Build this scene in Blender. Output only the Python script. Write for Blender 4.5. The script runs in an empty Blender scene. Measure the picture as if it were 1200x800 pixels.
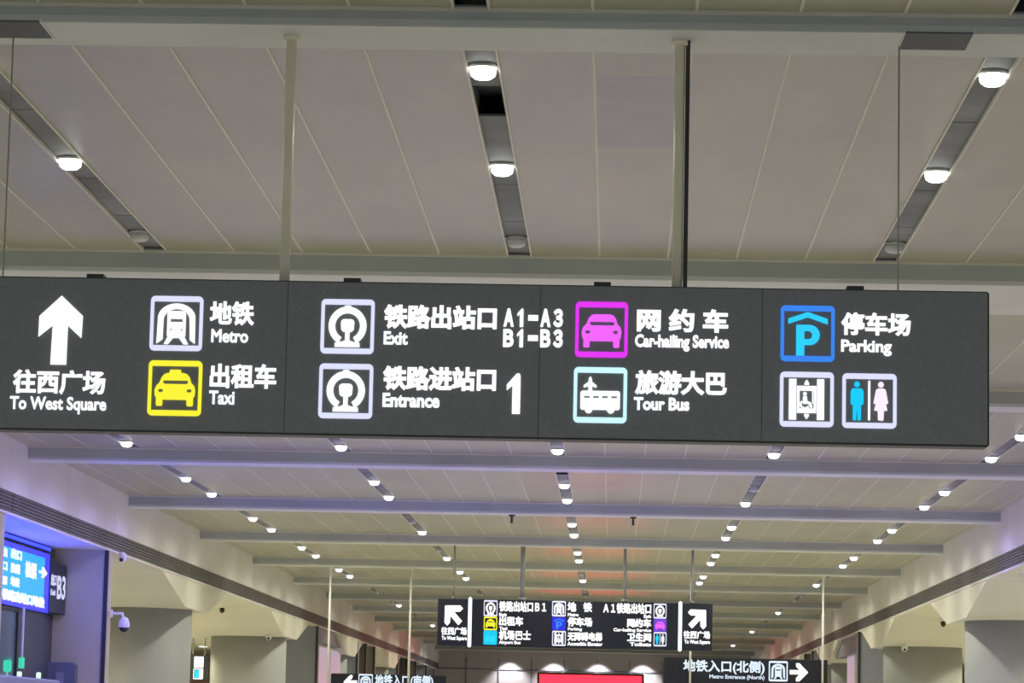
import bpy, math, random
from mathutils import Vector, Matrix
random.seed(7)
S = bpy.context.scene
COL = S.collection
EYE = 1.6                      # camera height above the hall floor
F = 3500.0                     # focal length in pixels of the 1200 px wide frame

# ------------------------------------------------------------------ camera
VPX, VPY, ROLL = 718.0, 858.0, 0.0165
a_ = Vector((VPX - 600, 400 - VPY, -F)).normalized()
u_ = Vector((math.sin(ROLL), math.cos(ROLL), 0)); u_ = (u_ - a_ * u_.dot(a_)).normalized()
x_ = a_.cross(u_)
CAMROT = Matrix((x_, a_, u_))          # camera axes -> world axes
cam = bpy.data.cameras.new('camera'); camo = bpy.data.objects.new('camera', cam); COL.objects.link(camo)
cam.sensor_width = 36; cam.lens = F / 1200 * 36; cam.clip_end = 600
camo.matrix_world = Matrix.Translation((0, 0, EYE)) @ CAMROT.to_4x4()
S.camera = camo

# ------------------------------------------------------------------ light and exposure
S.view_settings.view_transform = 'Standard'; S.view_settings.look = 'None'
S.view_settings.gamma = 1; S.view_settings.use_curve_mapping = False
S.view_settings.exposure = 0.0
W = bpy.data.worlds.new('world'); S.world = W; W.use_nodes = True
W.node_tree.nodes['Background'].inputs[0].default_value = (.90, .97, 1.0, 1)
W.node_tree.nodes['Background'].inputs[1].default_value = .60
SPOT_W = 166.0                 # hall downlights
AISLE_W = 420.0                # side-aisle downlights
SPOT_COL = (1.0, .93, .97)
SPOT_WARM = (1.0, .97, .77)   # and the ones around it warmer lamps
SPOT_COOL = (.85, .73, 1.7)    # the bays behind the big sign have cooler lamps
AISLE_COL = (1.0, .96, .66)
SCREEN_RGB = (.03, .42, 9.0)

# ------------------------------------------------------------------ pixel rays
def ray(px, py): return CAMROT @ Vector((px - 600, 400 - py, -F))
def atY(px, py, Y): r = ray(px, py); r = r * (Y / r.y); return Vector((r.x, r.y, r.z + EYE))
def atX(px, py, X): r = ray(px, py); r = r * (X / r.x); return Vector((r.x, r.y, r.z + EYE))
def atZ(px, py, Z): r = ray(px, py); r = r * ((Z - EYE) / r.z); return Vector((r.x, r.y, Z))

# ------------------------------------------------------------------ materials
def nodes(m): m.use_nodes = True; return m.node_tree.nodes, m.node_tree.links
def pbr(name, col, rough=.5, metal=0., var=0., scale=4., stretch=(1, 1, 1), spec=.5, bump=0.):
    m = bpy.data.materials.new(name); n, l = nodes(m); b = n['Principled BSDF']
    b.inputs['Base Color'].default_value = (*col, 1); b.inputs['Roughness'].default_value = rough
    b.inputs['Metallic'].default_value = metal; b.inputs['Specular IOR Level'].default_value = spec
    tc = n.new('ShaderNodeTexCoord'); mp = n.new('ShaderNodeMapping'); mp.inputs['Scale'].default_value = stretch
    nz = n.new('ShaderNodeTexNoise'); nz.inputs['Scale'].default_value = scale; nz.inputs['Detail'].default_value = 5
    l.new(tc.outputs['Object'], mp.inputs[0]); l.new(mp.outputs[0], nz.inputs['Vector'])
    if var:
        r = n.new('ShaderNodeValToRGB'); l.new(nz.outputs[0], r.inputs[0])
        r.color_ramp.elements[0].position = .3; r.color_ramp.elements[1].position = .7
        r.color_ramp.elements[0].color = (*[c * (1 - var) for c in col], 1)
        r.color_ramp.elements[1].color = (*[min(1, c * (1 + var)) for c in col], 1)
        l.new(r.outputs[0], b.inputs['Base Color'])
    if bump:
        bp = n.new('ShaderNodeBump'); bp.inputs['Strength'].default_value = bump; bp.inputs['Distance'].default_value = .02
        l.new(nz.outputs[0], bp.inputs['Height']); l.new(bp.outputs[0], b.inputs['Normal'])
    return m
def emit(name, col, s=1.0):
    m = bpy.data.materials.new(name); n, l = nodes(m); b = n['Principled BSDF']
    b.inputs['Base Color'].default_value = (*[min(.8, c) * .3 for c in col], 1); b.inputs['Roughness'].default_value = .4
    b.inputs['Emission Color'].default_value = (*col, 1); b.inputs['Emission Strength'].default_value = s
    return m

M_PANEL = pbr('ceiling panel metal', (.435, .43, .325), .32, 0, .08, .9, (1.2, .5, 1), spec=.36, bump=.04)
M_SEAM = pbr('seam profile', (.72, .70, .62), .5, 0, .04)
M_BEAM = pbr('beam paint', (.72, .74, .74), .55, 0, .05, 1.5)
M_BEAMSHADE = pbr('beam side shade', (.46, .49, .495), .6, 0, .06, 1.5)  # same beam paint, the shade of its upright sides put into the colour
M_SLOT = pbr('slot plate', (.21, .225, .25), .6, 0, .35, .8, (.2, 1.6, 1))
M_SLOTDARK = pbr('slot void', (.13, .14, .16), .6, 0, .1)
M_VENT = pbr('vent dark', (.085, .095, .11), .6, 0, .15, 12)
M_FASCIA = pbr('fascia panel', (.80, .78, .79), .5, 0, .05, .7)
M_LOUVRE = pbr('louvre grey', (.13, .13, .135), .5, .2, .1, 2)
M_LOUVREBACK = pbr('louvre back', (.08, .08, .085), .7, 0, .1)
M_WHITE = pbr('white trim', (.75, .74, .73), .5, 0, .03)
M_FLOOR = pbr('floor stone', (.50, .48, .43), .35, 0, .06, .5)
M_CONC = pbr('column concrete', (.38, .395, .41), .55, 0, .06, .8, bump=.02)
M_CAP = pbr('capital plaster', (.70, .685, .60), .6, 0, .04, .9)
M_AISLE = pbr('aisle wall', (.52, .50, .40), .6, 0, .06, .6)
M_PIER = pbr('pier cladding', (.50, .475, .33), .5, 0, .05, .5)
M_DARKPIER = pbr('dark pier cladding', (.25, .27, .34), .5, 0, .06, .6)
M_BROWN = pbr('brown pier cladding', (.23, .215, .215), .55, 0, .08, .6)
M_DARK = pbr('dark frame metal', (.035, .036, .04), .45, .2, .1)
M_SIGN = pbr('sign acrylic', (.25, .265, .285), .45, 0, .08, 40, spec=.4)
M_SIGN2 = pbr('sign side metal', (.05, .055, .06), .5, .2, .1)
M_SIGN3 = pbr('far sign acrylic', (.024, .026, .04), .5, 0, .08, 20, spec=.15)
M_POLE = pbr('cream pole', (.92, .87, .70), .45, 0, .06, 3)
M_POLEG = pbr('grey pole', (.30, .32, .32), .45, .3, .05)
M_POLEW = pbr('pale pole', (.78, .78, .76), .4, 0, .03)
M_WIRE = pbr('steel wire', (.34, .34, .33), .5, .3, .05)
M_RING = pbr('lamp ring', (.62, .62, .62), .35, .5, .05)
M_LAMPOFF = pbr('unlit lens', (.55, .57, .60), .2, .2, .03)
M_GLASS = pbr('green glass', (.10, .17, .15), .2, 0, .2, 1.2)
M_PLATE = pbr('gate plate', (.06, .075, .085), .45, 0, .1)
M_BLUEBOX = pbr('blue grey cabinet', (.13, .15, .21), .5, 0, .08)
M_PINKPANEL = pbr('lilac shop panel', (.74, .60, .70), .5, 0, .06, .6)
M_CAMW = pbr('camera white', (.78, .78, .82), .35, 0, .03)
M_CAMB = pbr('camera black', (.02, .02, .025), .2, 0, .05)
M_ENDWALL = pbr('end wall panel', (.60, .58, .58), .45, 0, .05, .4)

E_LAMP = emit('lamp lens', (1, .99, .96), 5)
E_WHITE = emit('letter white', (.98, .98, 1.0), 1.25)
E_FRAME = emit('frame white', (.74, .76, 1.0), .95)
E_BAR = emit('divider white', (.95, .96, 1.0), 1.2)
E_YEL = emit('taxi yellow', (.88, .82, .03), 1.05)
E_MAG = emit('car magenta', (.76, .03, .90), 1.0)
E_MAG2 = emit('car pink', (.86, .12, .98), 1.0)
E_CYANW = emit('bus pale cyan', (.55, .88, 1.0), 1.1)
E_BLUE = emit('parking blue', (.035, .22, .84), 1.0)
E_CYAN = emit('parking cyan', (.02, .60, 1.0), 1.0)
E_MAN = emit('man cyan', (.0, .58, .95), 1.0)
E_WOMAN = emit('woman pink', (.98, .80, .98), 1.05)
E_BUSC = emit('bus cyan', (.0, .50, .75), 1.0)
E_DBLUE = emit('deep blue', (.015, .02, .62), 1.0)
E_PURP = emit('purple', (.14, .05, .55), 1.0)
E_ICEFRAME = emit('ice blue letters', (.66, .78, .95), 1.0)
E_SCREEN = emit('gate screen', SCREEN_RGB, 1.0)
E_SCREEN2 = emit('aisle screen', (.05, .35, 36.0), 1.0)
E_SCREENB = emit('gate screen border', (.06, .06, 3.0), 1.0)
E_LED = emit('red banner', (4.0, .055, .12), 1.0)
E_TEAL = emit('teal indicator', (.05, .62, .38), 1.0)
E_PALE = emit('pale green indicator', (.75, .95, .72), 1.0)
E_POSTER = emit('lilac light panel', (.42, .36, .45), .8)
E_TEXTG = emit('plate letters', (.62, .64, .86), 1.0)

# ------------------------------------------------------------------ mesh helpers
def wloc(p):
    v = Vector((0, 0, 0))
    while p is not None: v += p.location; p = p.parent
    return v
class MB:
    def __init__(s): s.v = []; s.f = []; s.m = []
    def add(s, vs, fs, mi=0):
        k = len(s.v); s.v += [tuple(v) for v in vs]; s.f += [tuple(i + k for i in f) for f in fs]; s.m += [mi] * len(fs); return s
    def box(s, x0, x1, y0, y1, z0, z1, mi=0):
        v = [(x0, y0, z0), (x1, y0, z0), (x1, y1, z0), (x0, y1, z0), (x0, y0, z1), (x1, y0, z1), (x1, y1, z1), (x0, y1, z1)]
        return s.add(v, [(3, 2, 1, 0), (4, 5, 6, 7), (0, 1, 5, 4), (1, 2, 6, 5), (2, 3, 7, 6), (3, 0, 4, 7)], mi)
    def bbox(s, x0, x1, y0, y1, z0, z1, b, mi=0):          # box with chamfered vertical and horizontal edges (octagon profile in x-z, extruded in y)
        p = [(x0 + b, z0), (x1 - b, z0), (x1, z0 + b), (x1, z1 - b), (x1 - b, z1), (x0 + b, z1), (x0, z1 - b), (x0, z0 + b)]
        return s.prism([(x, z) for x, z in p], y0, y1, 'y', mi)
    def prism(s, pts, a, b, axis='x', mi=0):
        n = len(pts)
        if axis == 'x': A = [(a, p, q) for p, q in pts]; B = [(b, p, q) for p, q in pts]
        elif axis == 'y': A = [(p, a, q) for p, q in pts]; B = [(p, b, q) for p, q in pts]
        else: A = [(p, q, a) for p, q in pts]; B = [(p, q, b) for p, q in pts]
        return s.add(A + B, [tuple(range(n - 1, -1, -1)), tuple(range(n, 2 * n))] + [(i, (i + 1) % n, n + (i + 1) % n, n + i) for i in range(n)], mi)
    def lathe(s, c, prof, n=24, mi=0):                      # prof: (radius, z) from one end to the other
        k = len(prof); vs = []; fs = []
        for r, z in prof:
            for i in range(n):
                t = 2 * math.pi * i / n; vs.append((c[0] + r * math.cos(t), c[1] + r * math.sin(t), c[2] + z))
        for j in range(k - 1):
            for i in range(n): fs.append((j * n + i, j * n + (i + 1) % n, (j + 1) * n + (i + 1) % n, (j + 1) * n + i))
        fs.append(tuple(range(n - 1, -1, -1))); fs.append(tuple((k - 1) * n + i for i in range(n)))
        return s.add(vs, fs, mi)
    def tube(s, p, q, r, n=10, mi=0):
        p, q = Vector(p), Vector(q); d = (q - p).normalized(); e = d.orthogonal().normalized(); g = d.cross(e)
        vs = [c + (e * math.cos(2 * math.pi * i / n) + g * math.sin(2 * math.pi * i / n)) * r for c in (p, q) for i in range(n)]
        return s.add(vs, [tuple(range(n - 1, -1, -1)), tuple(range(n, 2 * n))] + [(i, (i + 1) % n, n + (i + 1) % n, n + i) for i in range(n)], mi)
    def ball(s, c, r, n=16, mi=0, sz=1.0, half=None):
        prof = [(r * math.sin(math.pi * j / 10) + 1e-4, -r * sz * math.cos(math.pi * j / 10)) for j in range(11)]
        if half == 'low': prof = prof[:6]
        if half == 'up': prof = prof[5:]
        return s.lathe(c, prof, n, mi)
    def build(s, name, mats, parent=None, smooth=False):
        if not isinstance(mats, (list, tuple)): mats = [mats]
        o = wloc(parent); me = bpy.data.meshes.new(name)
        me.from_pydata([(v[0] - o.x, v[1] - o.y, v[2] - o.z) for v in s.v], [], s.f)
        for m in mats: me.materials.append(m)
        for p, i in zip(me.polygons, s.m): p.material_index = i
        if smooth:
            for p in me.polygons: p.use_smooth = len(p.vertices) == 4
        me.update()
        ob = bpy.data.objects.new(name, me); COL.objects.link(ob)
        if parent is not None: ob.parent = parent
        return ob
def tag(o, label=None, cat=None, group=None, kind=None):
    if label: o['label'] = label
    if cat: o['category'] = cat
    if group: o['group'] = group
    if kind: o['kind'] = kind
    return o
def thing(name, loc, label, cat, group=None):
    o = bpy.data.objects.new(name, None); COL.objects.link(o); o.location = loc; o.empty_display_size = .2
    return tag(o, label, cat, group)
def copy_tree(o, parent=None):
    c = o.copy(); COL.objects.link(c)
    if parent is not None: c.parent = parent
    for ch in [k for k in PROTO_CHILDREN.get(o.name, [])]: copy_tree(ch, c)
    return c
PROTO_CHILDREN = {}
def struct(name, mb, mats, label=None, parent=None, smooth=False):
    o = mb.build(name, mats, parent, smooth)
    if parent is None: o['kind'] = 'structure'
    if label: o['label'] = label; o['category'] = name.split('_')[0]
    return o

# faces of signs: local (u, v, n) -> world
def face_y(Y): return lambda u, v, n: (u, Y - n, v)         # looks towards the camera
def face_x(X): return lambda u, v, n: (X + n, u, v)         # looks across the hall, text runs along +Y

def curve_mesh(groups, thick=1.0):
    """filled outlines: each group is a list of loops (holes by even-odd); returns verts/faces in (u, v, w)"""
    V, Fc = [], []
    for loops in groups:
        c = bpy.data.curves.new('outline', 'CURVE'); c.dimensions = '2D'; c.fill_mode = 'BOTH'; c.extrude = thick / 2
        for lp in loops:
            sp = c.splines.new('POLY'); sp.points.add(len(lp) - 1); sp.use_cyclic_u = True
            for i, (x, y) in enumerate(lp): sp.points[i].co = (x, y, 0, 1)
        o = bpy.data.objects.new('outline', c); COL.objects.link(o); bpy.context.view_layer.update()
        me = bpy.data.meshes.new_from_object(o.evaluated_get(bpy.context.evaluated_depsgraph_get()))
        k = len(V); V += [tuple(v.co) for v in me.vertices]; Fc += [tuple(i + k for i in p.vertices) for p in me.polygons]
        bpy.data.objects.remove(o); bpy.data.curves.remove(c); bpy.data.meshes.remove(me)
    return V, Fc
def put(V, Fc, box, face, depth, name, mat, parent, unit=True, n0=.0):
    """map outline space (unit square, or its own bounds) to the rectangle box = (u0, v0, u1, v1) on a face"""
    if unit: x0, y0, x1, y1 = 0, 0, 1, 1
    else:
        x0 = min(v[0] for v in V); x1 = max(v[0] for v in V); y0 = min(v[1] for v in V); y1 = max(v[1] for v in V)
    z0 = min(v[2] for v in V); z1 = max(v[2] for v in V)
    b = MB()
    b.add([face(box[0] + (v[0] - x0) / (x1 - x0) * (box[2] - box[0]), box[1] + (v[1] - y0) / (y1 - y0) * (box[3] - box[1]),
                n0 + (v[2] - z0) / max(1e-9, z1 - z0) * depth) for v in V], Fc)
    return b.build(name, mat, parent)
def lettering(body, box, face, mat, parent, weight=.03, depth=.006, name='lettering'):
    c = bpy.data.curves.new('text', 'FONT'); c.body = body; c.size = 1; c.bevel_depth = weight; c.bevel_resolution = 0; c.resolution_u = 3
    o = bpy.data.objects.new('text', c); COL.objects.link(o); bpy.context.view_layer.update()
    me = bpy.data.meshes.new_from_object(o.evaluated_get(bpy.context.evaluated_depsgraph_get()))
    V = [tuple(v.co) for v in me.vertices]; Fc = [tuple(p.vertices) for p in me.polygons]
    bpy.data.objects.remove(o); bpy.data.curves.remove(c); bpy.data.meshes.remove(me)
    return put(V, Fc, box, face, depth, name, mat, parent, unit=False)

def arc(cx, cy, rx, ry, a0, a1, n=14): return [(cx + rx * math.cos(math.radians(a0 + (a1 - a0) * i / n)), cy + ry * math.sin(math.radians(a0 + (a1 - a0) * i / n))) for i in range(n + 1)]
def ell(cx, cy, rx, ry=None, n=20): return arc(cx, cy, rx, ry or rx, 0, 360 - 360 / n, n - 1)
def rect(x0, y0, x1, y1): return [(x0, y0), (x1, y0), (x1, y1), (x0, y1)]
def rrect(x0, y0, x1, y1, r): return arc(x1 - r, y0 + r, r, r, -90, 0, 5) + arc(x1 - r, y1 - r, r, r, 0, 90, 5) + arc(x0 + r, y1 - r, r, r, 90, 180, 5) + arc(x0 + r, y0 + r, r, r, 180, 270, 5)

FRAME = [[rrect(0, 0, 1, 1, .085), rect(.065, .10, .935, .90)]]
def car_shape(taxi):
    g = [[[(.13, .36), (.12, .46), (.15, .54), (.21, .60), (.25, .70), (.30, .755), (.36, .775), (.66, .775), (.72, .755), (.77, .70), (.80, .60), (.86, .54), (.88, .46), (.87, .36), (.82, .29), (.18, .29)],
          [(.27, .615), (.30, .575), (.72, .575), (.75, .615), (.73, .64), (.29, .64)], ell(.235, .455, .048, .032), ell(.765, .455, .048, .032)],
         [rrect(.155, .175, .275, .34, .03)], [rrect(.725, .175, .845, .34, .03)]]
    if taxi: g.append([[(.385, .75), (.40, .835), (.60, .835), (.615, .75)]])
    return g
PICT = {
    'metro': [[[(.13, .13), (.145, .60)] + arc(.50, .60, .355, .265, 180, 0, 16) + [(.86, .13), (.765, .20), (.75, .56)] + arc(.50, .56, .25, .205, 0, 180, 14) + [(.245, .21)]],
              [rrect(.325, .235, .675, .725, .06), rect(.385, .525, .62, .585), ell(.40, .385, .02), ell(.60, .385, .02)],
              [[(.36, .29), (.27, .12), (.35, .12), (.45, .245)]], [[(.55, .245), (.645, .12), (.735, .12), (.64, .29)]]],
    'taxi': car_shape(True), 'car': car_shape(False),
    'rail': [[arc(.5, .51, .355, .355, -62, 242, 30) + arc(.5, .51, .235, .235, 242, -62, 24)],
             [rrect(.44, .82, .56, .885, .02)],
             [[(.385, .44), (.375, .56)] + arc(.44, .575, .065, .06, 180, 90, 4) + arc(.56, .575, .065, .06, 90, 0, 4) + [(.625, .56), (.615, .44), (.58, .405), (.54, .40), (.54, .245), (.60, .22), (.73, .20), (.735, .125), (.265, .125), (.27, .20), (.40, .22), (.46, .245), (.46, .40), (.42, .405)]]],
    'bus': [[rrect(.13, .235, .87, .575, .04), rect(.195, .445, .305, .485), rect(.365, .445, .475, .485), rect(.535, .445, .645, .485), rect(.705, .445, .815, .485)],
            [ell(.285, .24, .07)], [ell(.70, .24, .07)],
            [[(.275, .55), (.275, .66), (.19, .63), (.185, .67), (.275, .735), (.285, .80), (.31, .835), (.335, .80), (.345, .735), (.43, .67), (.425, .63), (.345, .66), (.345, .55)]]],
    'parking': [[[(.14, .67), (.14, .765), (.50, .885), (.87, .765), (.87, .67), (.50, .79)]],
                [[(.29, .105), (.29, .655), (.52, .655)] + arc(.535, .475, .19, .18, 90, -90, 14) + [(.44, .295), (.44, .105)], [(.44, .40), (.44, .545), (.51, .545)] + arc(.515, .4725, .07, .0725, 90, -90, 8) + [(.51, .40)]]],
    'lift': [[rect(.17, .13, .305, .87)], [rect(.69, .13, .82, .87)], [rect(.32, .255, .675, .745), rect(.365, .335, .63, .66)],
             [ell(.465, .60, .035)], [[(.43, .55), (.50, .56), (.51, .47), (.57, .45), (.61, .36), (.57, .345), (.53, .42), (.43, .42)]],
             [arc(.465, .41, .095, .085, 130, 330, 12) + arc(.465, .41, .062, .055, 330, 130, 10)],
             [[(.455, .765), (.455, .80), (.495, .86), (.54, .80), (.54, .765)]], [[(.455, .235), (.455, .20), (.495, .14), (.54, .20), (.54, .235)]], [rect(.60, .42, .615, .66)]],
    'man': [[ell(.27, .80, .052)], [[(.155, .67), (.185, .725), (.36, .725), (.39, .67), (.39, .44), (.355, .42), (.345, .45), (.345, .15), (.285, .14), (.27, .38), (.255, .14), (.195, .15), (.195, .45), (.185, .42), (.155, .44)]]],
    'woman': [[ell(.71, .80, .052)], [[(.62, .70), (.66, .73), (.76, .73), (.80, .70), (.845, .46), (.81, .44), (.79, .50), (.83, .33), (.765, .32), (.76, .15), (.715, .14), (.705, .15), (.66, .15), (.655, .32), (.585, .33), (.635, .50), (.61, .44), (.575, .46)]]],
    'line': [[rrect(.478, .145, .512, .87, .015)]],
    'bushead': [[rrect(.2, .12, .8, .86, .08), rect(.28, .5, .72, .74)]],
}
UP = [[[(.5, 1), (1, .71), (.985, .39), (.665, .57), (.66, 0), (.30, 0), (.32, .57), (0, .40), (.005, .70)]]]
def rot_shape(g, deg):
    c, s = math.cos(math.radians(deg)), math.sin(math.radians(deg))
    return [[[(c * (x - .5) - s * (y - .5), s * (x - .5) + c * (y - .5)) for x, y in lp] for lp in lps] for lps in g]
ARROW_UP_WIDE = [[[(.5, 1), (1, .52), (1, .34), (.82, .34), (.62, .52), (.62, 0), (.38, 0), (.38, .52), (.18, .34), (0, .34), (0, .52)]]]
_cache = {}
def shape(key, g):
    if key not in _cache: _cache[key] = curve_mesh(g)
    return _cache[key]
def icon(kind, box, face, parent, fm, pm, label=None, bare=False):
    V, Fc = shape('frame', FRAME)
    f = put(V, Fc, box, face, .006, 'icon_frame', fm, parent)
    if label: f['label'] = label
    for k, m in (pm if isinstance(pm, list) else [(kind, pm)]):
        V, Fc = shape(k, PICT[k]); put(V, Fc, box, face, .007, 'pictogram', m, f)
    return f
def pxbox(x0, y0, x1, y1, Y):                              # rectangle on a plane facing the camera
    c = atY((x0 + x1) / 2, (y0 + y1) / 2, Y); w = (x1 - x0) * Y / F / 2; h = (y1 - y0) * Y / F / 2
    return (c.x - w, c.z - h, c.x + w, c.z + h)
def pxboxX(x0, y0, x1, y1, X):                             # rectangle on a plane along the hall
    m = (y0 + y1) / 2; a, b = atX(x0, m, X), atX(x1, m, X); c = (a + b) / 2; h = (y1 - y0) * c.y / F / 2
    return (a.y, c.z - h, b.y, c.z + h)

# ================================================================== THE HALL
ZC, ZB, ZS = EYE + 4.2, EYE + 4.0, EYE + 3.05             # ceiling, beam undersides, aisle soffit
XL, XR = -9.1, 7.1
Y0, Y1 = 6.0, 156.0
SLOTS = [-7.43, -4.17, -.90, 2.35, 5.60]
SW = .105                                                  # half a slot

struct('floor', MB().box(-19, 17, -8, 160, -.2, 0), M_FLOOR)

# beams: (front y, drop, width)
BEAMS = [(17.13, .10, .67), (26.33, .19, 1.9)] + [(36.0 + 9.7 * k, .20, .66) for k in range(13)]
c = MB()
edges = [XL - .1] + [e for s in SLOTS for e in (s - SW, s + SW)] + [XR + .1]
for i in range(0, len(edges), 2):
    a, b = edges[i], edges[i + 1]
    c.box(a, b, Y0, Y1, ZC, ZC + .05)
    n = round((b - a) / .608)
    lo, hi = (a, b) if 0 < i < len(edges) - 2 else ((b - 5 * .608, b) if i == 0 else (a, a + 5 * .608))
    for k in range(1, 5):
        x = lo + (hi - lo) * k / 5
        if a + .05 < x < b - .05: c.box(x - .010, x + .010, Y0, Y1, ZC - .006, ZC + .001, 1)
for s in SLOTS:                                            # pale lips beside each slot
    for sg in (-1, 1): c.box(s + sg * SW - .008, s + sg * SW + .008, Y0, Y1, ZC - .010, ZC + .02, 1)
struct('ceiling', c, [M_PANEL, M_SEAM])
for i, s in enumerate(SLOTS):                              # recessed light slots
    m = MB()
    m.box(s - SW, s - SW + .004, Y0, Y1, ZC, ZC + .2, 1).box(s + SW - .004, s + SW, Y0, Y1, ZC, ZC + .2, 1).box(s - SW, s + SW, Y0, Y1, ZC + .2, ZC + .22, 1)
    for k in range(-1, 15):
        y = 18.75 + 9.7 * k
        for p, q in ((-.9, .62 if i == 2 else 1.58), (1.6, 4.2), (4.22, 5.9), (5.92, 7.6)):
            if y + p > Y0 and y + q < Y1: m.box(s - SW + .004, s + SW - .004, y + p, y + q, ZC + .025, ZC + .04, 0)
    struct('trim_%d' % (i + 1), m, [M_SLOT, M_SLOTDARK])
# one greyer replaced panel
struct('ceiling_panel', MB().box(-.176, .41, 18.9, 21.3, ZC - .0006, ZC + .01), pbr('aged panel', (.35, .345, .315), .34, 0, .10, 2))
for k, (y, d, w) in enumerate(BEAMS):
    zb = ZC - d; m = MB()
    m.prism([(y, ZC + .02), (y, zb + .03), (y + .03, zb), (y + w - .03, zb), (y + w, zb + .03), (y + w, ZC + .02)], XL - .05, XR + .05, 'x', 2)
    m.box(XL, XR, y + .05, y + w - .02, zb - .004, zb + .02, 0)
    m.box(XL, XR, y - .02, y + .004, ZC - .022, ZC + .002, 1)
    struct('ceiling_beam', m, [M_BEAM, M_SEAM, M_BEAMSHADE])
struct('ceiling_slab', MB().box(-19, 17, Y0, 158, ZC + .25, ZC + .35), M_AISLE)

# fascias with the long air grilles
for side, X, sg in (('left', XL, -1), ('right', XR, 1)):
    m = MB(); y = Y0
    def sbox(d0, d1, y0, y1, z0, z1, mi=0, mbb=m): mbb.box(min(X + sg * d0, X + sg * d1), max(X + sg * d0, X + sg * d1), y0, y1, z0, z1, mi)
    sbox(.02, .25, Y0, Y1, EYE + 3.405, ZC + .25, 0)
    while y < Y1 - .1:
        sbox(0, .03, y + .004, min(y + 1.6, Y1) - .004, EYE + 3.40, ZC + .01); y += 1.6
    sbox(-.012, .05, Y0, Y1, ZS, EYE + 3.085, 1)
    g = struct('wall_' + side, m, [M_FASCIA, M_WHITE])
    b = MB(); sbox(.12, .16, Y0, Y1, EYE + 3.085, EYE + 3.40, 0, b); b.build('grille_backing', M_LOUVREBACK, g)
    b = MB()
    for k in range(6):
        z = EYE + 3.10 + k * .052
        y = Y0
        while y < Y1 - .1:
            sbox(.02, .09, y, min(y + 4.82, Y1), z, z + .040, 0, b); y += 4.85
    b.build('grille_slat', M_LOUVRE, g)
    # aisle behind: soffit, back wall
    m = MB(); sbox(.05, 9.5, 30, Y1, ZS + .002, ZS + .12, 0, m); 
    struct('ceiling_aisle_' + side, m, M_CAP)
    m = MB(); sbox(9.0, 9.2, 30, Y1, 0, ZC + .2, 0, m)
    struct('wall_aisle_' + side, m, M_AISLE)

# end wall with mullions
m = MB(); m.box(-18.5, 16.5, Y1, Y1 + .2, 0, ZC + .2)
for k in range(-9, 9): m.box(k * 1.7 - .9, k * 1.7 - .84, Y1 - .05, Y1, 0, EYE + 3.7, 1)
m.box(-11, 9, Y1 - .04, Y1, EYE + 3.1, EYE + 3.16, 1)
struct('wall_end', m, [M_ENDWALL, M_DARKPIER])

# columns with flared capitals
def column(X, sg, Y, cx):
    r = thing('column', (cx, Y, 0), None, None); r['kind'] = 'structure'
    zb, zt = EYE + 2.45, ZS
    MB().lathe((cx, Y, 0), [(1.06, 0), (1.06, zb + .01)], 48).build('shaft', M_CONC, r, True)
    b = MB(); xi, xo = X + sg * .01, X + sg * 3.4
    t, q = 5.2, 1.75
    b.add([(xi, Y - t, zt), (xi, Y + t, zt), (xi, Y + q, zb), (xi, Y - q, zb), (xo, Y - t, zt), (xo, Y + t, zt), (xo, Y + q, zb), (xo, Y - q, zb)],
          [(0, 1, 2, 3), (7, 6, 5, 4), (0, 3, 7, 4), (1, 5, 6, 2), (3, 2, 6, 7), (0, 4, 5, 1)])
    b.build('capital', M_CAP, r)
    return r
for Y in (65.1, 84.2, 103.6, 123.0): column(XL, -1, Y, -10.28)
for Y in (62.7, 81.6, 101.0, 120.4): column(XR, 1, Y, 8.35)

# piers of the gate and shop bays
def pier(X, sg, y0, y1, w, mat, zt=ZS):
    m = MB(); m.box(min(X + sg * .02, X + sg * w), max(X + sg * .02, X + sg * w), y0, y1, 0, zt)
    m.box(min(X - sg * .01, X + sg * .06), max(X - sg * .01, X + sg * .06), y0 - .03, y0 + .03, 0, zt, 1)
    return struct('wall_pier', m, [mat, M_DARK])
pier(XL, -1, 43.6, 44.3, 1.0, M_PIER); pier(XL, -1, 53.4, 54.0, 5.0, M_PIER)
pier(XL, -1, 91.9, 92.6, 2.2, M_DARKPIER); pier(XR, 1, 87.6, 88.4, 3.0, M_DARKPIER)
for k, Y in enumerate((106.5, 110.0, 114.0, 126.5, 132.0, 138.0, 146)):
    pier(XL, -1, Y, Y + .8, 2.0, (M_DARKPIER, M_LOUVRE, M_BROWN)[k % 3]); pier(XR, 1, Y - 2, Y - 1.2, 2.0, (M_BROWN, M_DARKPIER, M_LOUVRE)[k % 3])
# gate bay back wall (dark) and header band over the screen
m = MB(); m.box(-10.5, -10.15, 44.3, 53.4, EYE + 1.6, ZS); m.box(-10.2, -10.06, 44.3, 53.4, EYE + 2.925, ZS - .02)
struct('wall_gate', m, M_LOUVRE)
# dark shop headers
struct('wall_shop_header', MB().box(-9.6, -9.2, 92.6, 102.6, EYE + 2.62, ZS), M_DARKPIER)
struct('wall_shop_header', MB().box(7.25, 7.6, 88.4, 100, EYE + 2.55, ZS), M_DARKPIER)

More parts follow.
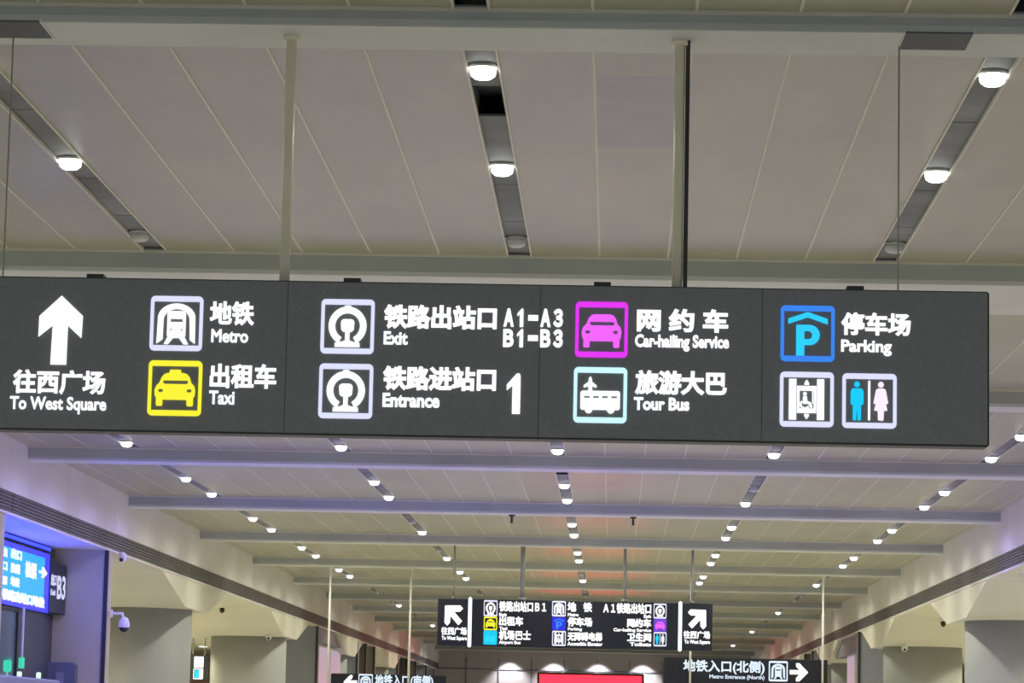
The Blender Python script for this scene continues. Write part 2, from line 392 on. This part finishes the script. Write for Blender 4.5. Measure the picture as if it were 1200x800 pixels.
# ================================================================== THE BIG SIGN
YS = 17.37
SX0, SX1, SZ0, SZ1 = -3.685, 2.16, EYE + 1.69, EYE + 2.603
sg1 = thing('direction_sign', ((SX0 + SX1) / 2, YS + .09, SZ0), 'big dark overhead sign with up arrow and metro, taxi, exit and parking pictograms', 'sign')
MB().bbox(SX0, SX1, YS + .012, YS + .17, SZ0, SZ1, .012).build('cabinet', M_SIGN2, sg1)
fx = [SX0 + .01] + [atY(p, 430, YS).x for p in (335, 632, 893)] + [SX1 - .01]
for i in range(4):
    MB().box(fx[i] + .0015, fx[i + 1] - .0015, YS, YS + .013, SZ0 + .012, SZ1 - .008).build('face_panel', M_SIGN, sg1)
fy = face_y(YS)
B = lambda *p: pxbox(*p, YS)
V, Fc = shape('up', UP); put(V, Fc, B(45, 345.5, 97, 428), fy, .007, 'arrow', E_WHITE, sg1)
for body, box, w in (
    ('往西广场', (14, 433, 124.5, 462.5), .037), ('To West Square', (10.5, 464.5, 125.5, 485), .028),
    ('地铁', (245.4, 352.6, 298.6, 381.6), .037), ('Metro', (247.3, 385.5, 291.3, 401.6), .028),
    ('出租车', (245.4, 425.8, 324.4, 455.2), .037), ('Taxi', (244.8, 457.5, 275, 474), .028),
    ('铁路出站口', (449, 357, 583, 386.4), .046), ('Exit', (449.5, 388, 478, 404), .035),
    ('铁路进站口', (448, 429, 582, 458.4), .046), ('Entrance', (448, 460.5, 515.5, 477.5), .04),
    
    ('网 约 车', (746, 361.4, 853.7, 389.4), .044), ('Car-hailing Service', (743.8, 392, 854.6, 412), .04),
    ('旅游大巴', (743.8, 434, 852, 463.4), .044), ('Tour Bus', (742.6, 465.5, 808, 481), .04),
    ('停车场', (985.6, 366, 1067.3, 393.5), .040), ('Parking', (985.6, 398, 1045, 417), .032)):
    lettering(body, B(*box), fy, E_WHITE, sg1, w)
ONE = [[[(.42, 0), (1, 0), (1, .93), (.93, 1), (.72, 1), (0, .72), (0, .58), (.42, .70)]]]
def codes(rows, name='lettering'):                         # one line of code letters, its plain ones drawn
    mb = MB()
    for ch, bx in rows:
        if ch == '1': V, Fc = shape('one', ONE); t = put(V, Fc, B(*bx), fy, .006, 't', E_WHITE, None)
        else: t = lettering(ch, B(*bx), fy, E_WHITE, None, .06)
        mb.add([tuple(v.co) for v in t.data.vertices], [tuple(p.vertices) for p in t.data.polygons])
        me = t.data; bpy.data.objects.remove(t); bpy.data.meshes.remove(me)
    return mb.build(name, E_WHITE, sg1)
codes([('Ａ', (590, 361, 602.4, 383)), ('1', (606.3, 361.3, 613.3, 383.2)), ('－', (618.9, 369, 630.7, 375.8)), ('Ａ', (633.1, 361.5, 645.5, 383.4)), ('３', (648.3, 361.5, 659.8, 383.6))])
codes([('Ｂ', (589.6, 385.2, 602, 406.8)), ('1', (605.8, 385.3, 613, 407)), ('－', (618.6, 392.6, 630.4, 399.5)), ('Ｂ', (633, 385.5, 645.2, 407.2)), ('３', (648, 385.6, 659.6, 407.5))])
codes([('1', (593.7, 437.2, 609.7, 485))])
for kind, box, fm, pm, lab in (
    ('metro', (175.6, 346.2, 238.2, 411.7), E_FRAME, E_WHITE, 'white metro train icon frame'),
    ('taxi', (173.1, 421.9, 237, 487.6), E_YEL, E_YEL, 'yellow taxi icon frame'),
    ('rail', (375.7, 350, 439, 415.1), E_FRAME, E_WHITE, 'white railway icon frame beside Exit'),
    ('rail', (373.3, 425.6, 437.2, 490.7), E_FRAME, E_WHITE, 'white railway icon frame beside Entrance'),
    ('car', (674, 353.1, 736, 419.2), E_MAG, E_MAG2, 'magenta car icon frame'),
    ('bus', (672, 429.9, 734.8, 495.8), E_CYANW, E_WHITE, 'pale cyan tour bus icon frame'),
    ('parking', (914.6, 357.6, 978.2, 424), E_BLUE, E_CYAN, 'blue parking icon frame'),
    ('lift', (913.8, 435.4, 977, 500.4), E_FRAME, E_WHITE, 'white lift icon frame'),
    ('wc', (987, 437.4, 1050.6, 502), E_FRAME, [('man', E_MAN), ('line', E_WHITE), ('woman', E_WOMAN)], 'white toilet icon frame with cyan man and pink woman')):
    icon(kind, B(*box), fy, sg1, fm, pm, lab)
for x in (-1.99, .335):                                    # hanger poles
    b = MB(); b.tube((x, YS + .09, SZ1), (x, YS + .09, ZC - .10), .031, 14); b.tube((x, YS + .09, ZC - .135), (x, YS + .09, ZC - .10), .05, 14)
    b.build('hanger_pole', M_POLE, sg1, True)
MB().box(.37, .395, YS + .07, YS + .11, SZ1, ZC - .10).build('cable_duct', M_DARK, sg1)
for px in (110, 412, 706, 1003):
    x = atY(px, 330, YS).x
    MB().box(x - .05, x + .05, YS + .03, YS + .15, SZ1 - .004, SZ1 + .025).build('mounting_clip', M_DARK, sg1)
for x in (-3.68, 1.64):
    MB().tube((x, YS + .14, SZ1), (x, YS + .14, ZC - .10), .0055, 6).build('suspension_wire', M_WIRE, sg1)

# dark vents let into the underside of the first beam
for x0, x1, lab in ((-4.05, -3.455, 'dark rectangular vent in the first ceiling beam above the up arrow'), (1.645, 2.04, 'dark rectangular vent in the first ceiling beam above the parking pictogram')):
    v = thing('beam_vent', ((x0 + x1) / 2, 17.36, ZC - .10), lab, 'vent', 'vents in the first ceiling beam')
    MB().box(x0, x1, 17.16, 17.58, ZC - .109, ZC - .09).build('grille', M_VENT, v)
    MB().box(x0 - .012, x0, 17.15, 17.59, ZC - .111, ZC - .09).box(x1, x1 + .012, 17.15, 17.59, ZC - .111, ZC - .09).box(x0, x1, 17.58, 17.592, ZC - .111, ZC - .09).build('rim', M_BEAM, v)

# ================================================================== THE FAR SIGN IN THE MIDDLE
Y2 = 65.45
s2 = thing('direction_sign', (-.875, Y2 + .1, EYE + 1.8), 'smaller dark hanging sign with two slanted arrows and three columns of pictograms', 'sign')
MB().bbox(-3.87, 2.135, Y2 + .012, Y2 + .2, EYE + 1.80, EYE + 2.83, .02).build('cabinet', M_SIGN2, s2)
fy2 = face_y(Y2); C2 = lambda *p: pxbox(*p, Y2)
xs = [-3.86, atY(550, 730, Y2).x, atY(797, 730, Y2).x, 2.125]
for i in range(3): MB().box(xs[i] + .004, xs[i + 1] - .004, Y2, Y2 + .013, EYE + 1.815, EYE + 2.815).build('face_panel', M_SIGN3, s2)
for p in (550.5, 797):
    x = atY(p, 731, Y2).x; MB().bbox(x - .04, x + .04, Y2 - .04, Y2, EYE + 1.775, EYE + 2.87, .03).build('divider', E_BAR, s2)
for deg, bx in ((45, (521, 709, 542.5, 733)), (-45, (806, 714, 827.5, 737))):
    V, Fc = shape('arrow%d' % deg, rot_shape(ARROW_UP_WIDE, deg)); put(V, Fc, C2(*bx), fy2, .012, 'arrow', E_WHITE, s2, unit=False)
for body, box, w in (
    ('往西广场', (517, 734.5, 547, 744), .04), ('To West Square', (517.5, 745, 547, 751), .04), ('往西广场', (801, 739, 832, 748.5), .04), ('To West Square', (802, 749.5, 832, 755.5), .04),
    ('铁路出站口Ｂ１', (585, 704.5, 640, 717), .045), ('Exit', (585, 718, 594, 722), .04), ('出租车', (585, 722, 613, 733), .045), ('Taxi', (585, 734, 594.5, 738), .04),
    ('机场巴士', (584.5, 738.5, 622, 750), .045), ('Airport Bus', (584.5, 750.5, 610, 755.5), .04),
    ('地   铁', (665, 705.5, 694, 717), .045), ('Metro', (665.5, 718, 678, 722), .04), ('停车场', (665, 723, 694, 734), .045), ('Parking', (665.5, 735, 682, 739.5), .04),
    ('无障碍电梯', (665, 740.5, 705.5, 751), .045), ('Accessible Elevator', (665, 752, 706, 756.5), .04),
    ('Ａ１铁路出站口', (707, 706.5, 763, 719), .045), ('Exit', (754.5, 720, 763, 724), .04), ('网约车', (735, 724.5, 763, 735), .045), ('Car-hailing Service', (719, 736, 763, 741), .04),
    ('卫生间', (735, 741.5, 763, 751.5), .045), ('Toilets', (738, 752.5, 763, 757), .04)):
    lettering(body, C2(*box), fy2, E_WHITE, s2, w, .012)
for kind, box, fm, pm in (
    ('rail', (567, 703, 583, 722), E_FRAME, E_WHITE), ('taxi', (567, 722.5, 582.5, 738), E_YEL, E_YEL), ('bus', (566.5, 738.5, 582.5, 755), E_BUSC, E_CYAN),
    ('metro', (647, 704, 663, 722), E_FRAME, E_WHITE), ('parking', (647, 723, 663, 738), E_DBLUE, E_BLUE), ('lift', (647, 739, 663, 756.5), E_FRAME, E_WHITE),
    ('rail', (766, 707, 781, 724.5), E_FRAME, E_WHITE), ('car', (766, 725, 781, 740), E_PURP, E_MAG2), ('wc', (766, 740.5, 781, 757), E_FRAME, [('man', E_MAN), ('line', E_WHITE), ('woman', E_WOMAN)])):
    f = icon(kind, C2(*box), fy2, s2, fm, pm)
    if fm in (E_DBLUE, E_PURP, E_BUSC):                    # solid coloured tiles
        bx = C2(*box); MB().box(bx[0] + .01, bx[2] - .01, Y2 - .003, Y2, bx[1] + .01, bx[3] - .01).build('tile', {E_DBLUE: E_DBLUE, E_PURP: E_PURP, E_BUSC: E_BUSC}[fm], f)
for x, r in ((-3.53, .022), (-2.03, .05), (.21, .035), (1.69, .03)):
    b = MB(); b.tube((x, Y2 + .1, EYE + 2.83), (x, Y2 + .1, ZB), r, 10); b.tube((x, Y2 + .1, EYE + 2.83), (x, Y2 + .1, EYE + 2.89), r * 2, 10)
    b.build('hanger_pole', M_POLEG, s2, True)

# ================================================================== THE METRO ENTRANCE SIGNS
def metro_sign(x0, x1, zt, h, poles, texts, iconbox, arrowbox, deg, label):
    Y = 75.3; s = thing('direction_sign', ((x0 + x1) / 2, Y + .1, zt - h), label, 'sign'); fy = face_y(Y)
    MB().bbox(x0, x1, Y + .012, Y + .2, zt - h, zt, .02).build('cabinet', M_SIGN2, s)
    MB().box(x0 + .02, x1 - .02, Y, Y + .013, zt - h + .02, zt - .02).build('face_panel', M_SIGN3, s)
    for body, bx, w, m in texts: lettering(body, pxbox(*bx, Y), fy, m, s, w, .012)
    icon('metro', pxbox(*iconbox, Y), fy, s, E_ICEFRAME, E_ICEFRAME)
    V, Fc = shape('warrow%d' % deg, rot_shape(ARROW_UP_WIDE, deg)); put(V, Fc, pxbox(*arrowbox, Y), fy, .012, 'arrow', E_WHITE, s, unit=False)
    for x in poles:
        b = MB(); b.tube((x, Y - .06, zt - h), (x, Y - .06, ZB), .028, 10); b.box(x - .03, x + .03, Y - .06, Y + .02, zt - .08, zt - .03); b.tube((x, Y - .06, ZB - .05), (x, Y - .06, ZB), .06, 10)
        b.build('hanger_pole', M_POLEW, s, True)
    return s
metro_sign(1.25, 5.34, EYE + 1.91, .95, (1.91, 5.21),
           (('地铁入口(北侧)', (801, 773.5, 895.6, 789.5), .03, E_ICEFRAME), ('Metro Entrance (North)', (831.6, 790.6, 895.6, 796.6), .025, E_ICEFRAME)),
           (901, 774.4, 923, 798), (925.6, 777, 947, 798), -90, 'dark metro entrance sign with white arrow pointing away from the blue screen side')
metro_sign(-7.1, -4.19, EYE + 1.33, .95, (-7.17, -5.14),
           (('地铁入口(南侧)', (439.4, 790.6, 507.6, 806), .03, E_ICEFRAME), ('Metro Entrance (South)', (461, 808, 507, 813), .025, E_ICEFRAME)),
           (420, 789.6, 436.8, 808), (402.5, 790.8, 418.4, 807), 90, 'low dark metro entrance sign whose arrow points toward the blue screen side')

# ================================================================== GATE BAY WITH THE BLUE SCREEN
XG = -10.0
gs = thing('gate_screen', (XG, 48.5, EYE + 1.89), 'bright cyan and blue information screen with white text above the gates', 'screen')
MB().box(XG - .12, XG - .012, 44.5, 52.62, EYE + 1.87, EYE + 2.92).build('housing', M_DARK, gs)
MB().box(XG - .012, XG, 44.5, 52.6, EYE + 1.88, EYE + 2.91).build('border', E_SCREENB, gs)
MB().box(XG, XG + .01, 44.7, 52.1, EYE + 1.97, EYE + 2.82).build('display', E_SCREEN, gs)
fg = face_x(XG + .012); G = lambda *p: pxboxX(*p, XG)
for body, box, w in (('出', (1.6, 641, 7.5, 652), .05), ('口', (1.6, 658, 7.5, 668), .05), ('票', (1.6, 675, 7.5, 685), .05),
                     ('出口', (12, 643.5, 24.7, 655.5), .06), ('换乘', (11.6, 660, 22.8, 672), .06), ('地铁', (11.3, 676, 22, 687.5), .06), ('检票', (28.8, 658, 42, 677.5), .045), ('铁路出站口地铁', (1, 694.5, 51.5, 708), .07)):
    lettering(body, G(*box), fg, E_WHITE, gs, w, .01)
V, Fc = shape('warrow-90', rot_shape(ARROW_UP_WIDE, -90)); put(V, Fc, G(45, 664.5, 54.3, 677), fg, .01, 'arrow', E_WHITE, gs, unit=False)
gp = thing('gate_sign', (XG, 53, EYE + 1.9), 'dark plate with pale B3 lettering attached beside the blue screen', 'sign')
MB().box(XG - .1, XG - .005, 52.65, 53.38, EYE + 1.88, EYE + 2.80).build('plate', M_PLATE, gp)
MB().box(-10.05, -9.86, 53.30, 53.38, EYE + 1.88, EYE + 2.76).build('return_plate', M_PLATE, gp)
# the plate is turned a little so its face shows
q0, q1 = Vector((XG + .012, 52.64, 0)), Vector((-9.835, 53.37, 0)); dq = (q1 - q0); nq = Vector((dq.y, -dq.x, 0)).normalized()
fp = lambda u, v, n: (q0.x + dq.x * u + nq.x * n, q0.y + dq.y * u + nq.y * n, v)
b = MB(); b.add([fp(u, v, n) for n in (-.03, 0) for u, v in ((0, EYE + 1.90), (1, EYE + 1.88), (1, EYE + 2.74), (0, EYE + 2.80))],
                [(3, 2, 1, 0), (4, 5, 6, 7), (0, 1, 5, 4), (1, 2, 6, 5), (2, 3, 7, 6), (3, 0, 4, 7)]); b.build('turned_plate', M_PLATE, gp)
zz = lambda y: atY(66, y, 53).z
lettering('B3', (.43, zz(702), .95, zz(674)), fp, E_TEXTG, gp, .03, .01)
lettering('出口', (.05, zz(687), .37, zz(673)), fp, E_TEXTG, gp, .03, .01)
lettering('Exit', (.05, zz(698), .34, zz(691)), fp, E_TEXTG, gp, .02, .01)

gd = thing('glass_door', (-10.05, 47, 0), 'dark green glass gate door under the blue screen', 'door')
MB().box(-10.10, -10.06, 44.4, 50.2, 0, EYE + 1.82).build('glass', M_GLASS, gd)
b = MB()
for y in (44.4, 47.3, 50.15): b.box(-10.13, -10.03, y, y + .08, 0, EYE + 1.84)
b.box(-10.13, -10.03, 44.4, 50.2, EYE + 1.80, EYE + 1.86); b.build('frame', M_DARK, gd)
struct('wall_gate_side', MB().box(-10.12, -10.06, 50.24, 53.4, 0, EYE + 1.87), M_PLATE)
p = atX(27.5, 720, -9.95); q = atX(25.5, 790, -9.95)
rod = thing('hanging_rod', (p.x, p.y, p.z - 1), 'thin white rod hanging below the blue screen', 'rod')
MB().tube((p.x, p.y, EYE + .95), (p.x, p.y, EYE + 1.885), .022, 8).build('rod', M_POLEW, rod)
MB().tube((p.x, p.y, EYE + .86), (p.x, p.y, EYE + 1.04), .05, 10).build('indicator_lamp', E_TEAL, rod)
gc = thing('ticket_gate', (-9.75, 49, 0), 'dark ticket gate housing with small green lamps beneath the blue screen', 'gate')
MB().bbox(-9.92, -9.62, 45.0, 52.0, .0, EYE + .70, .03).build('housing', M_DARKPIER, gc)
for px, py, w, h, mt in ((8.5, 780, 9, 14, E_TEAL), (22.5, 791, 5, 9, E_PALE), (45, 792, 5, 9, E_PALE)):
    a = atX(px, py, -9.77); ww = w * a.y / F / 2; hh = h * a.y / F / 2
    b = MB(); b.bbox(a.x - ww, a.x + ww, a.y - .02, a.y + .04, a.z - hh, a.z + hh, ww * .4); b.box(a.x - .01, a.x + .01, a.y, a.y + .02, EYE + .65, a.z); b.build('indicator_lamp', mt, gc)
wc = thing('wall_cabinet', (-9.98, 53.2, EYE + .2), 'blue-grey cabinet mounted low on the pale pier beside the gate', 'cabinet')
x0, x1 = atY(48, 790, 53.2).x, atY(88.5, 790, 53.2).x; zt = atY(68, 776, 53.2).z
MB().bbox(x0, x1, 53.12, 53.37, EYE + .1, zt, .05).build('body', M_BLUEBOX, wc)
MB().bbox(x0 + .28, x0 + .42, 53.10, 53.12, EYE + .15, zt - .17, .02).build('panel', M_DARKPIER, wc)

# blue strip lamp under the gate-bay soffit
bl = thing('strip_lamp', (-10.0, 48.5, ZS), 'blue strip lamp along the soffit above the blue information screen', 'lamp')
MB().box(-10.05, -9.99, 44.5, 52.6, ZS - .09, ZS - .02).build('housing', M_DARK, bl)
MB().box(-9.99, -9.97, 44.6, 52.5, ZS - .085, ZS - .03).build('diffuser', emit('blue strip', (.05, .10, 4.0), 1.0), bl)
# lilac light panels in the shop bays
def shop_panel(X, sg, y0, y1, label):
    t = thing('shop_light_panel', (X, (y0 + y1) / 2, 0), label, 'panel', 'lit shop panels')
    MB().box(min(X, X + sg * .06), max(X, X + sg * .06), y0, y1, .3, EYE + 2.6).build('frame', M_WHITE, t)
    MB().box(min(X - sg * .012, X), max(X - sg * .012, X), y0 + .12, y1 - .12, .4, EYE + 2.52).build('panel', E_POSTER, t)
shop_panel(-9.35, -1, 92.8, 98.6, 'lilac lit shop panel closest to the column on the blue-screen side')
shop_panel(-9.35, -1, 98.8, 102.5, 'lilac lit shop panel above the low metro sign arrow, second from the column')
shop_panel(7.4, 1, 88.7, 91.6, 'pale lilac lit shop panel next to the dark pier opposite the screen')
shop_panel(7.4, 1, 92.4, 95.6, 'narrow pink lit shop panel beside the white pole of the metro sign')

# toilet sign seen far between the first two columns
Yr = 88.0; bx = pxbox(221, 768, 244, 796, Yr)
ws = thing('toilet_sign', ((bx[0] + bx[2]) / 2, Yr, bx[1]), 'small dark hanging sign with white and cyan squares seen between the columns', 'sign')
MB().bbox(bx[0], bx[2], Yr + .01, Yr + .15, bx[1], bx[3], .02).build('cabinet', M_DARK, ws)
V, Fc = shape('frame', FRAME)
MB().box(*[pxbox(227.5, 769, 238.5, 782, Yr)[k] for k in (0, 2)], Yr, Yr + .012, *[pxbox(227.5, 769, 238.5, 782, Yr)[k] for k in (1, 3)]).build('icon_tile', E_WHITE, ws)
f = put(V, Fc, pxbox(226.5, 783, 238, 795.5, Yr), face_y(Yr), .012, 'icon_frame', E_WHITE, ws)
q = pxbox(228, 785, 233, 794, Yr); MB().box(q[0], q[2], Yr - .004, Yr + .01, q[1], q[3]).build('pictogram', E_MAN, f)
q = pxbox(233.3, 785, 237, 794, Yr); MB().box(q[0], q[2], Yr - .004, Yr + .01, q[1], q[3]).build('pictogram', E_WHITE, f)
for px in (226, 240):
    x = atY(px, 760, Yr).x; MB().tube((x, Yr + .08, bx[3]), (x, Yr + .08, ZS), .02, 6).build('hanger_pole', M_POLEG, ws)

# ================================================================== RED BANNER AT THE FAR END
lb = thing('led_banner', (-1.07, 140, 0), 'bright red banner screen standing at the far end of the hall', 'screen')
MB().bbox(-3.56, 1.42, 140.02, 140.3, .1, EYE + 2.72, .05).build('housing', M_DARK, lb)
MB().box(-3.45, 1.31, 140.0, 140.03, .2, EYE + 2.62).build('display', E_LED, lb)
for x in (-3.0, .9): MB().box(x - .3, x + .3, 139.9, 140.5, 0, .12).build('foot', M_DARK, lb)

# ================================================================== SECURITY CAMERAS
def dome_camera(p, sg, label):
    t = thing('security_camera', p, label, 'camera')
    b = MB(); b.tube((p.x - sg * .22, p.y, p.z + .22), (p.x - sg * .05, p.y, p.z + .22), .025, 10); b.tube((p.x - sg * .05, p.y, p.z + .24), (p.x, p.y, p.z + .10), .025, 10); b.box(p.x - sg * .24 - .02, p.x - sg * .24 + .02, p.y - .06, p.y + .06, p.z + .15, p.z + .29)
    b.build('bracket', M_CAMW, t)
    MB().lathe(p, [(.03, .16), (.07, .13), (.10, .06), (.105, -.02), (.10, -.03)][::-1], 20).build('housing', M_CAMW, t, True)
    MB().ball((p.x, p.y, p.z - .03), .092, 20, 0, 1.0, 'low').build('dome', M_CAMB, t, True)
    return t
dome_camera(Vector((-8.83, 53.75, atY(138, 733, 53.75).z)), 1, 'white dome camera with black lens bracketed to the pier edge')
def small_camera(p, label, mat, s=1.0, top=.25):
    t = thing('security_camera', p, label, 'camera')
    b = MB(); b.tube((p.x, p.y, p.z + .05 * s), (p.x, p.y, p.z + top), .018 * s, 8); b.tube((p.x, p.y, p.z + top - .02), (p.x, p.y, p.z + top), .05 * s, 10); b.build('bracket', mat, t)
    b = MB(); b.ball(p, .11 * s, 16, 0, 1.15); b.build('body', mat, t, True)
    b = MB(); b.lathe((p.x, p.y - .10 * s, p.z - .06 * s), [(.03 * s, -.03), (.05 * s, 0), (.03 * s, .03)], 10); b.build('lens', M_CAMB, t, True)
def cap_face(px, py, Yc):                                   # point on the sloping front of a capital
    lo, hi = Yc - 5.2, Yc - 1.75
    for _ in range(30):
        mid = (lo + hi) / 2; p = atY(px, py, mid); zf = ZS - (mid - (Yc - 5.2)) / 3.45 * .6
        if p.z < zf: lo = mid
        else: hi = mid
    return atY(px, py, mid)
p = cap_face(262, 715, 84.2); small_camera(Vector((p.x, p.y - .3, p.z)), 'small black camera on the pale flared capital of the second column, blue-screen side', M_CAMB, .65, ZS - p.z - .1)
p = cap_face(1104, 731, 81.6); small_camera(Vector((p.x, p.y - .3, p.z)), 'small black camera on the lavender flared capital opposite the blue-screen side', M_CAMB, .65, ZS - p.z - .1)
p = atY(315, 746, 82.3); small_camera(p, 'small white camera under the capital edge of the second column, blue-screen side', M_CAMW, .75, EYE + 2.46 - p.z)
p = atY(1060, 759, 79.7); small_camera(p, 'small white camera under the lavender capital opposite the blue-screen side', M_CAMW, .75, EYE + 2.46 - p.z)
p = atX(143, 653, -8.98); small_camera(p, 'small bluish camera tucked under the grille above the dome camera', M_CAMW, .8, ZS - p.z)
p = atX(1197, 650, 7.46); small_camera(p, 'small bluish camera under the grille at the frame edge, opposite the screen', M_CAMW, 1.0, ZS - p.z)
for px, py, lab in ((600, 603, 'small dark hook on the ceiling beam, closer to the middle light slot'), (742, 606, 'small dark hook on the ceiling beam, second from the middle light slot')):
    p = atZ(px, py, ZB); p.y = 55.8
    t = thing('ceiling_hook', p, lab, 'hook', 'hooks under the third visible beam')
    MB().tube((p.x, p.y, ZB - .03), (p.x, p.y, ZB), .06, 10).build('plate', M_DARK, t); MB().tube((p.x, p.y, ZB - .16), (p.x, p.y, ZB - .02), .022, 8).build('shank', M_DARK, t)

# ================================================================== DOWNLIGHTS
def make_downlight(lit, label):
    t = thing('downlight', (0, 0, ZC), label, 'downlight')
    ring = MB().lathe((0, 0, ZC), [(.100, .03), (.100, .004), (.095, .0), (.089, .006), (.087, .03)], 24).build('ring', M_RING, t, True)
    lens = MB().lathe((0, 0, ZC), [(.084, .028), (.085, -.02), (.079, -.045), (.055, -.064), (.01, -.072)][::-1], 24).build('lens', E_LAMP if lit else M_LAMPOFF, t, True)
    kids = [ring, lens]
    if lit:
        L = bpy.data.lights.new('downlight_beam', 'SPOT'); L.energy = SPOT_W; L.color = SPOT_COL; L.spot_size = math.radians(171); L.spot_blend = .85; L.shadow_soft_size = .07
        lo = bpy.data.objects.new('downlight_beam', L); COL.objects.link(lo); lo.parent = t; lo.location = (0, 0, -.10)
        kids.append(lo)
    PROTO_CHILDREN[t.name] = kids
    return t
ON, OFFL = make_downlight(True, 'x'), make_downlight(False, 'x')
used = {True: 0, False: 0}
COOL = PROTO_CHILDREN[ON.name][2].data.copy(); COOL.color = SPOT_COOL; WARM = COOL.copy(); WARM.color = SPOT_WARM
OFFSET = {(1, 0, 2), (2, 0, 2), (3, 0, 2), (0, 2, 1), (3, 3, 1), (1, 4, 1), (1, 5, 1), (1, 4, 0), (2, 6, 1), (4, 6, 1), (4, 3, 0), (2, 2, 0), (0, 5, 0)}
ROWN = ['outer slot blue-screen side', 'inner slot blue-screen side', 'middle slot', 'inner slot opposite blue screen', 'outer slot opposite blue screen']
BAYN = ['bay above big sign', 'first bay behind big sign', 'second bay behind big sign', 'third bay behind big sign', 'fourth bay behind big sign', 'fifth bay behind big sign', 'sixth bay behind big sign',
        'seventh bay behind big sign', 'eighth bay behind big sign', 'ninth bay behind big sign', 'tenth bay behind big sign', 'eleventh bay behind big sign', 'twelfth bay behind big sign', 'last bay before end wall']
POSN = ['first', 'second', 'third']
for k in range(14):
    for r, x in enumerate(SLOTS):
        for j in range(3):
            y = 18.75 + 9.7 * k + 3.35 * j
            if k == 0 and r in (0, 4): pass
            lit = (r, k, j) not in OFFSET if k < 7 else (j == 0 or (j == 2 and k in (8, 10, 12)))
            proto = ON if lit else OFFL
            o = proto if used[lit] == 0 else copy_tree(proto); used[lit] += 1
            o.location = (x, y, ZC)
            if lit and k <= 3:
                for ch in o.children:
                    if ch.type == 'LIGHT': ch.data = COOL if k > 1 else WARM
            o['label'] = '%s downlight, %s of three, %s, %s' % ('lit' if lit else 'unlit', POSN[j], ROWN[r], BAYN[k])
            o['group'] = 'downlights in the hall ceiling slots'
# aisle lamps
def aisle_lamp():
    t = thing('aisle_downlight', (0, 0, ZS), 'x', 'downlight')
    a = MB().box(-.16, .16, -.16, .16, ZS - .03, ZS + .01).build('housing', M_WHITE, t); b = MB().box(-.13, .13, -.13, .13, ZS - .045, ZS - .03).build('lens', E_LAMP, t)
    L = bpy.data.lights.new('aisle_beam', 'SPOT'); L.energy = AISLE_W; L.color = AISLE_COL; L.spot_size = math.radians(165); L.spot_blend = .5; L.shadow_soft_size = .12
    lo = bpy.data.objects.new('aisle_beam', L); COL.objects.link(lo); lo.parent = t; lo.location = (0, 0, -.1)
    PROTO_CHILDREN[t.name] = [a, b, lo]; return t
AL = aisle_lamp(); n = 0
ORD = ['first', 'second', 'third', 'fourth', 'fifth', 'sixth', 'seventh', 'eighth', 'ninth', 'tenth', 'eleventh', 'twelfth']
for sd, xs in (('blue-screen side', (-13.6, -16.2)), ('side opposite', (11.6, 14.2))):
    for ri, x in enumerate(xs):
        for k in range(12):
            y = 47.5 + 6.4 * k
            o = AL if n == 0 else copy_tree(AL); n += 1
            o.location = (x, y, ZS)
            o['label'] = 'square aisle lamp on the %s, %s row behind the columns, %s along' % (sd, ('inner', 'outer')[ri], ORD[k])
            o['group'] = 'square lamps in the side aisles'
# wall washers on the end wall
for k in range(4):
    x = -5.4 + 2.3 * k
    t = thing('wall_washer', (x, 155.4, ZC), 'small spot lamp washing the end wall above the red banner, %s from the blue-screen side' % ORD[k], 'lamp', 'spot lamps at the end wall')
    MB().lathe((x, 155.4, ZC), [(.10, -.12), (.10, .01)], 12).build('housing', M_RING, t, True)
    L = bpy.data.lights.new('wash', 'SPOT'); L.energy = 420; L.color = SPOT_COL; L.spot_size = math.radians(100); L.spot_blend = .6; L.shadow_soft_size = .08
    lo = bpy.data.objects.new('wash', L); COL.objects.link(lo); lo.parent = t; lo.location = (0, 0, -.2)
